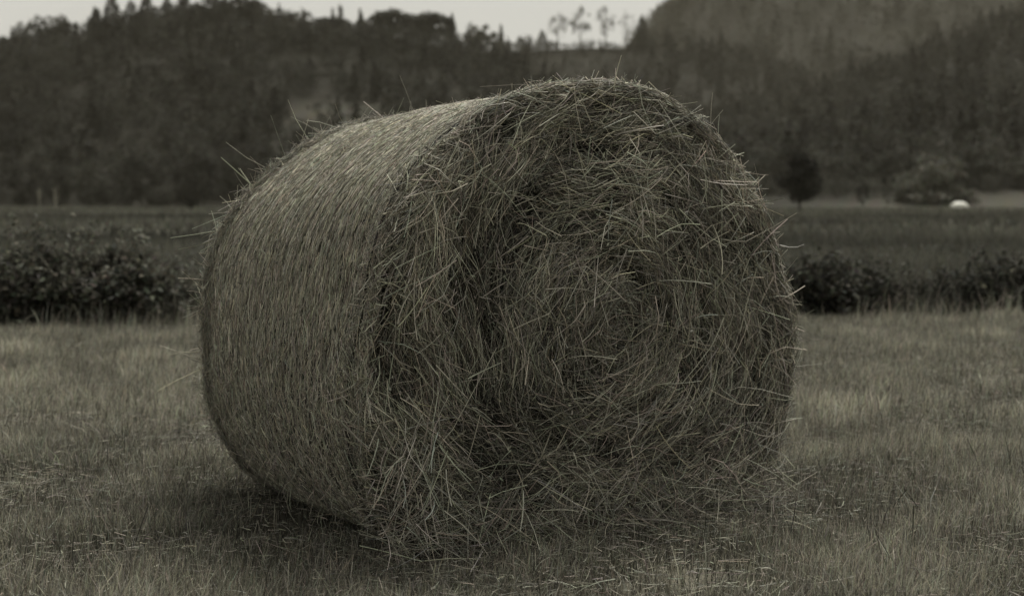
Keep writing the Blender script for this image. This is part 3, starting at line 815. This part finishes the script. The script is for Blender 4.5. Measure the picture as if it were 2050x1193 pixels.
b = Buf()
for n, d0, d1, hl, hh, wd in ((280000, 3.2, 6.5, 0.03, 0.105, 0.0024), (210000, 6.5, 12.9, 0.04, 0.12, 0.0036), (34000, 11.4, 14.2, 0.07, 0.30, 0.006)):
    x, y = scatter(n, d0, d1, 1.3)
    p2 = np.stack([x, y], -1); pn = patch_n(p2); pf = patch_f(p2)
    keep = ~in_bale(x, y) & (rng.random(n) < 0.72 + 0.4 * pf)
    if d0 > 11: keep &= rng.random(n) < np.where(x > 0, 0.3, 0.75) * np.clip(0.7 + 1.2 * pn, 0.1, 1.3)
    x, y, pn, pf = x[keep], y[keep], pn[keep], pf[keep]; m = len(x)
    P = np.stack([x, y, ground_z(x, y) - 0.004], 1)
    H = rng.uniform(hl, hh, m) * (1 + 0.12 * pn + 0.2 * pf)
    a = rng.uniform(0, 6.28, m); ln = np.abs(rng.normal(0, 0.42, m)) * H
    lean = np.stack([np.cos(a) * ln, np.sin(a) * ln, 0 * ln], 1)
    lean[:, 0] += 0.08 * H
    dead = rng.random(m) < 0.58 + 0.10 * pn + 0.14 * pf
    tone = np.where(dead, rng.uniform(0.12, 0.38, m), rng.uniform(0.05, 0.13, m)) * (1.26 + 0.42 * pf + 0.10 * pn)
    col = tints(tone, 0.05)
    blades(b, P, H, np.full(m, wd) * rng.uniform(0.6, 1.3, m), lean, col * 0.85, col * 1.1)
tag(b.build('stubble_grass', M_GRASS), kind='stuff')

# taller splayed tufts
b = Buf()
x0, y0 = scatter(150, 3.5, 12.0); k = ~in_bale(x0, y0, 0.25); x0, y0 = x0[k], y0[k]
for xc, yc in zip(x0, y0):
    m = int(rng.integers(50, 130)); sp = rng.uniform(0.03, 0.10)
    x = xc + rng.normal(0, sp * 1.6, m); y = yc + rng.normal(0, sp, m)
    k = ~in_bale(x, y); x, y = x[k], y[k]; m = len(x)
    H = rng.uniform(0.06, 0.15, m); P = np.stack([x, y, ground_z(x, y) - 0.004], 1)
    lean = np.stack([(x - xc) * rng.uniform(0.3, 1.2, m), (y - yc) * rng.uniform(0.3, 1.2, m), 0 * x], 1) + np.stack([rng.normal(0, 0.025, m), rng.normal(0, 0.025, m), 0 * x], 1)
    blades(b, P, H, rng.uniform(0.0018, 0.004, m), lean, tints(rng.uniform(0.08, 0.4, m) * rng.uniform(0.5, 1.2), 0.05))
tag(b.build('tufted_grass', M_GRASS), kind='stuff')

# cut stalks lying on the stubble
b = Buf()
def litter(n, d0, d1, keepfn=None, lmin=0.04, lmax=0.15):
    x, y = scatter(n, d0, d1, 1.25)
    k = ~in_bale(x, y, -0.03)
    if keepfn is not None: k &= keepfn(x, y)
    x, y = x[k], y[k]; m = len(x)
    P = np.stack([x, y, ground_z(x, y) + rng.uniform(0.008, 0.055, m)], 1)
    a = rng.uniform(0, 6.28, m)
    D = np.stack([np.cos(a), np.sin(a), rng.normal(0, 0.14, m)], 1)
    L = rng.uniform(lmin, lmax, m)
    stalks(b, P, D, L, rng.uniform(0.0007, 0.0017, m), tints(straw_tone(m, 0.12, 0.42, 1.4)), rng.normal(0, 0.035, (m, 3)) * L[:, None], segs=3)
def near_bale(x, y):
    rx, ry = x - C0[0], y - C0[1]
    t = rx * T[0] + ry * T[1]; s = rx * A[0] + ry * A[1]
    dd = np.hypot(np.maximum(np.abs(t) - 0.75, 0), np.maximum(np.maximum(-0.12 - s, s - LEN), 0))
    return (rng.random(len(x)) < np.exp(-(dd / 0.11) ** 1.1)) & ~((t < -0.55) & (s > 0.1))
litter(36000, 3.3, 8.0, None, 0.012, 0.05)
litter(26000, 8.0, 12.6, None, 0.02, 0.07)
litter(7000, 3.3, 7.0, lambda x, y: rng.random(len(x)) < np.clip(0.35 + 0.6 * patch_n(np.stack([x * 1.4 + 9, y * 2.2], -1)), 0.04, 1))
litter(5000, 7.0, 12.5)
litter(15000, 3.4, 6.6, near_bale, 0.03, 0.16)
# thin dark weed stems standing in the stubble
x, y = scatter(420, 3.5, 11.0); k = ~in_bale(x, y, 0.1); x, y = x[k], y[k]; m = len(x)
P = np.stack([x, y, ground_z(x, y) + 0.06], 1)
stalks(b, P, np.stack([rng.normal(0, 0.3, m), rng.normal(0, 0.3, m), np.ones(m)], 1), rng.uniform(0.1, 0.2, m), rng.uniform(0.0012, 0.0026, m), tints(rng.uniform(0.025, 0.07, m)), rng.normal(0, 0.006, (m, 3)), segs=3)
# upright bleached stubs
x, y = scatter(5000, 3.4, 10.0); k = ~in_bale(x, y, 0.05); x, y = x[k], y[k]; m = len(x)
P = np.stack([x, y, ground_z(x, y) + 0.03], 1)
stalks(b, P, np.stack([rng.normal(0, 0.3, m), rng.normal(0, 0.3, m), np.ones(m)], 1), rng.uniform(0.06, 0.15, m), rng.uniform(0.0009, 0.002, m), tints(rng.uniform(0.1, 0.46, m)), rng.normal(0, 0.004, (m, 3)), segs=2)
tag(b.build('loose_hay', M_STRAW), kind='stuff')

# the uncut meadow behind the hedge
b = Buf()
for n, d0, d1, hl, hh, wd in ((30000, 12.9, 20, 0.15, 0.5, 0.009), (60000, 13.8, 45, 0.12, 0.38, 0.012), (50000, 45, 140, 0.18, 0.4, 0.05), (30000, 140, 262, 0.25, 0.5, 0.12)):
    x, y = scatter(n, d0, d1, 1.35)
    m = n; P = np.stack([x, y, np.full(m, -0.04)], 1)
    pn = patch_n(np.stack([x * 0.25, y * 0.12], -1))
    H = rng.uniform(hl, hh, m) * (1 + 0.2 * pn); a = rng.uniform(0, 6.28, m); ln = np.abs(rng.normal(0, 0.4, m)) * H
    lean = np.stack([np.cos(a) * ln, np.sin(a) * ln, 0 * ln], 1)
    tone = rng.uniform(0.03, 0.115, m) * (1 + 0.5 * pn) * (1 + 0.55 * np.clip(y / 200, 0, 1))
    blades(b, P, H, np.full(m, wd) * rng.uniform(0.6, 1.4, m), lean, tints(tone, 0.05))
# broad weed leaves in the rough growth behind the bushes
n = 26000; x, y = scatter(n, 13.2, 24, 1.35); pn = patch_n(np.stack([x * 0.8, y * 0.5], -1))
k = rng.random(n) < np.clip(0.45 + 0.9 * pn, 0.05, 1); x, y = x[k], y[k]; m = len(x)
leaves(b, np.stack([x, y, rng.uniform(0.03, 0.42, m)], 1), rng.uniform(0.03, 0.075, m), tints(rng.uniform(0.02, 0.10, m), 0.05), up_bias=0.3, aspect=0.6)
tag(b.build('meadow_grass', M_GRASS), kind='stuff')

# ------------------------------------------------------------------ hedge bushes
HB = 'low bramble bushes along the edge of the mown field'
def bush(px, d, wpx, ytop, label, n=5200, tone=0.075, pale=0.05, depth=0.8, leaf=0.06, shoots=20):
    x = px_at(px, d); W = wpx / F * d; H = z_at(ytop, d)
    seed_c[0] += 1; r = np.random.default_rng(seed_c[0])
    root = empty('bramble_bush', (x, d, 0), label, 'bush', HB)
    m = 60
    c = np.stack([r.uniform(-0.46, 0.46, m) * W, r.uniform(-0.4, 0.4, m) * depth, np.zeros(m)], 1)
    c[:, 2] = r.uniform(0.08, 0.95, m) * H * r.uniform(0.6, 1.0, m) * np.clip(1.1 - (np.abs(c[:, 0]) / (0.55 * W)) ** 2.5, 0.25, 1)
    sz = r.uniform(0.08, 0.2, m)
    i = r.integers(0, m, n)
    P = c[i] + unit(r.normal(size=(n, 3))) * (sz[i] * r.uniform(0.3, 1.1, n))[:, None] * np.array([1.2, 1.0, 0.85])
    P = P[P[:, 2] > 0.03]; k = len(P)
    t = tone * r.uniform(0.65, 1.35, k); pl = r.random(k) < pale; t[pl] = r.uniform(0.08, 0.19, pl.sum())
    lb = Buf(); leaves(lb, P, leaf * r.uniform(0.6, 1.4, k), tints(t, 0.06), up_bias=0.3, aspect=0.72)
    # shoots that rise above the bush, leafed along their length
    sb = Buf()
    for q in range(int(10 + n / 140)):
        x0 = r.uniform(-0.45, 0.45) * W; y0 = r.uniform(-0.35, 0.35) * depth
        hh = H * r.uniform(0.5, 0.95) if q >= shoots else H * r.uniform(0.85, 1.3)
        lean = r.normal(0, 0.22, 2) * H
        pts = [(x0, y0, -0.03), (x0 + lean[0] * 0.25, y0 + lean[1] * 0.25, hh * 0.5), (x0 + lean[0] * 0.7, y0 + lean[1] * 0.7, hh * 0.85), (x0 + lean[0] * 1.2, y0 + lean[1] * 1.2, hh)]
        limb(sb, pts, [0.006, 0.005, 0.0035, 0.0015], TINT * r.choice([0.04, 0.05, 0.12, 0.2]), 5)
        pts = np.array(pts)
        f = r.uniform(1.0, 2.99, 22); fi = f.astype(int); lp = pts[fi] + (pts[fi + 1] - pts[fi]) * (f - fi)[:, None] + r.normal(0, 0.022, (22, 3))
        leaves(lb, lp, leaf * r.uniform(0.5, 1.1, 22), tints(tone * r.uniform(0.7, 2.4, 22)), up_bias=0.4, aspect=0.6)
    sb.build('stems', M_BARK, root, smooth=True)
    lb.build('foliage', M_LEAF, root)
bush(-70, 12.0, 230, 500, 'dark bramble bush cut by the left edge of the photo', n=5200)
bush(85, 12.1, 230, 474, 'tallest bramble bush with pale leaves along its top, left of the bale', n=7500, pale=0.08)
bush(220, 12.3, 200, 490, 'dense dark bramble bush right of the tallest one on the left side', n=6500, pale=0.06)
bush(315, 12.6, 130, 545, 'lower ragged bush sloping down towards the left side of the bale', n=3400, pale=0.06)
bush(400, 12.8, 120, 570, 'small low bush partly hidden by the left flank of the bale', n=2200)
bush(1640, 13.2, 170, 518, 'dark dense bush right beside the right flank of the bale', n=5200, tone=0.045, pale=0.05)
bush(1735, 13.3, 130, 540, 'loose open bush with separate dark leaves, right of the dense one', n=1200, tone=0.04, pale=0.06, leaf=0.06)
bush(1850, 13.6, 110, 556, 'small thin bush alone in the middle of the right hedge gap', n=750, tone=0.04, pale=0.03, leaf=0.05)
bush(1945, 13.5, 130, 546, 'loose bush with scattered dark leaves near the right edge', n=1100, tone=0.036, pale=0.05, leaf=0.06)
bush(2035, 13.4, 130, 525, 'tall leafy bush cut by the right edge of the photo', n=1900, tone=0.036, pale=0.05, leaf=0.06)

# ------------------------------------------------------------------ misty air over the valley
m = bpy.data.materials.new('valley_haze'); m.use_nodes = True
nt = m.node_tree; nt.nodes.clear()
o = nt.nodes.new('ShaderNodeOutputMaterial'); v = nt.nodes.new('ShaderNodeVolumePrincipled')
v.inputs['Color'].default_value = (0.95, 0.87, 0.68, 1); v.inputs['Density'].default_value = 0.00008; v.inputs['Anisotropy'].default_value = 0.2
nt.links.new(v.outputs['Volume'], o.inputs['Volume'])
X0, X1, Y0, Y1, Z0, Z1 = -2100.0, 2100.0, -400.0, 2500.0, -1.6, 330.0
V = [(x, y, z) for z in (Z0, Z1) for y in (Y0, Y1) for x in (X0, X1)]
b = Buf(); b.add(V, quads=[(0, 2, 3, 1), (4, 5, 7, 6), (0, 1, 5, 4), (2, 6, 7, 3), (0, 4, 6, 2), (1, 3, 7, 5)], col=np.array([.8, .8, .7]))
tag(b.build('haze', m), kind='stuff')
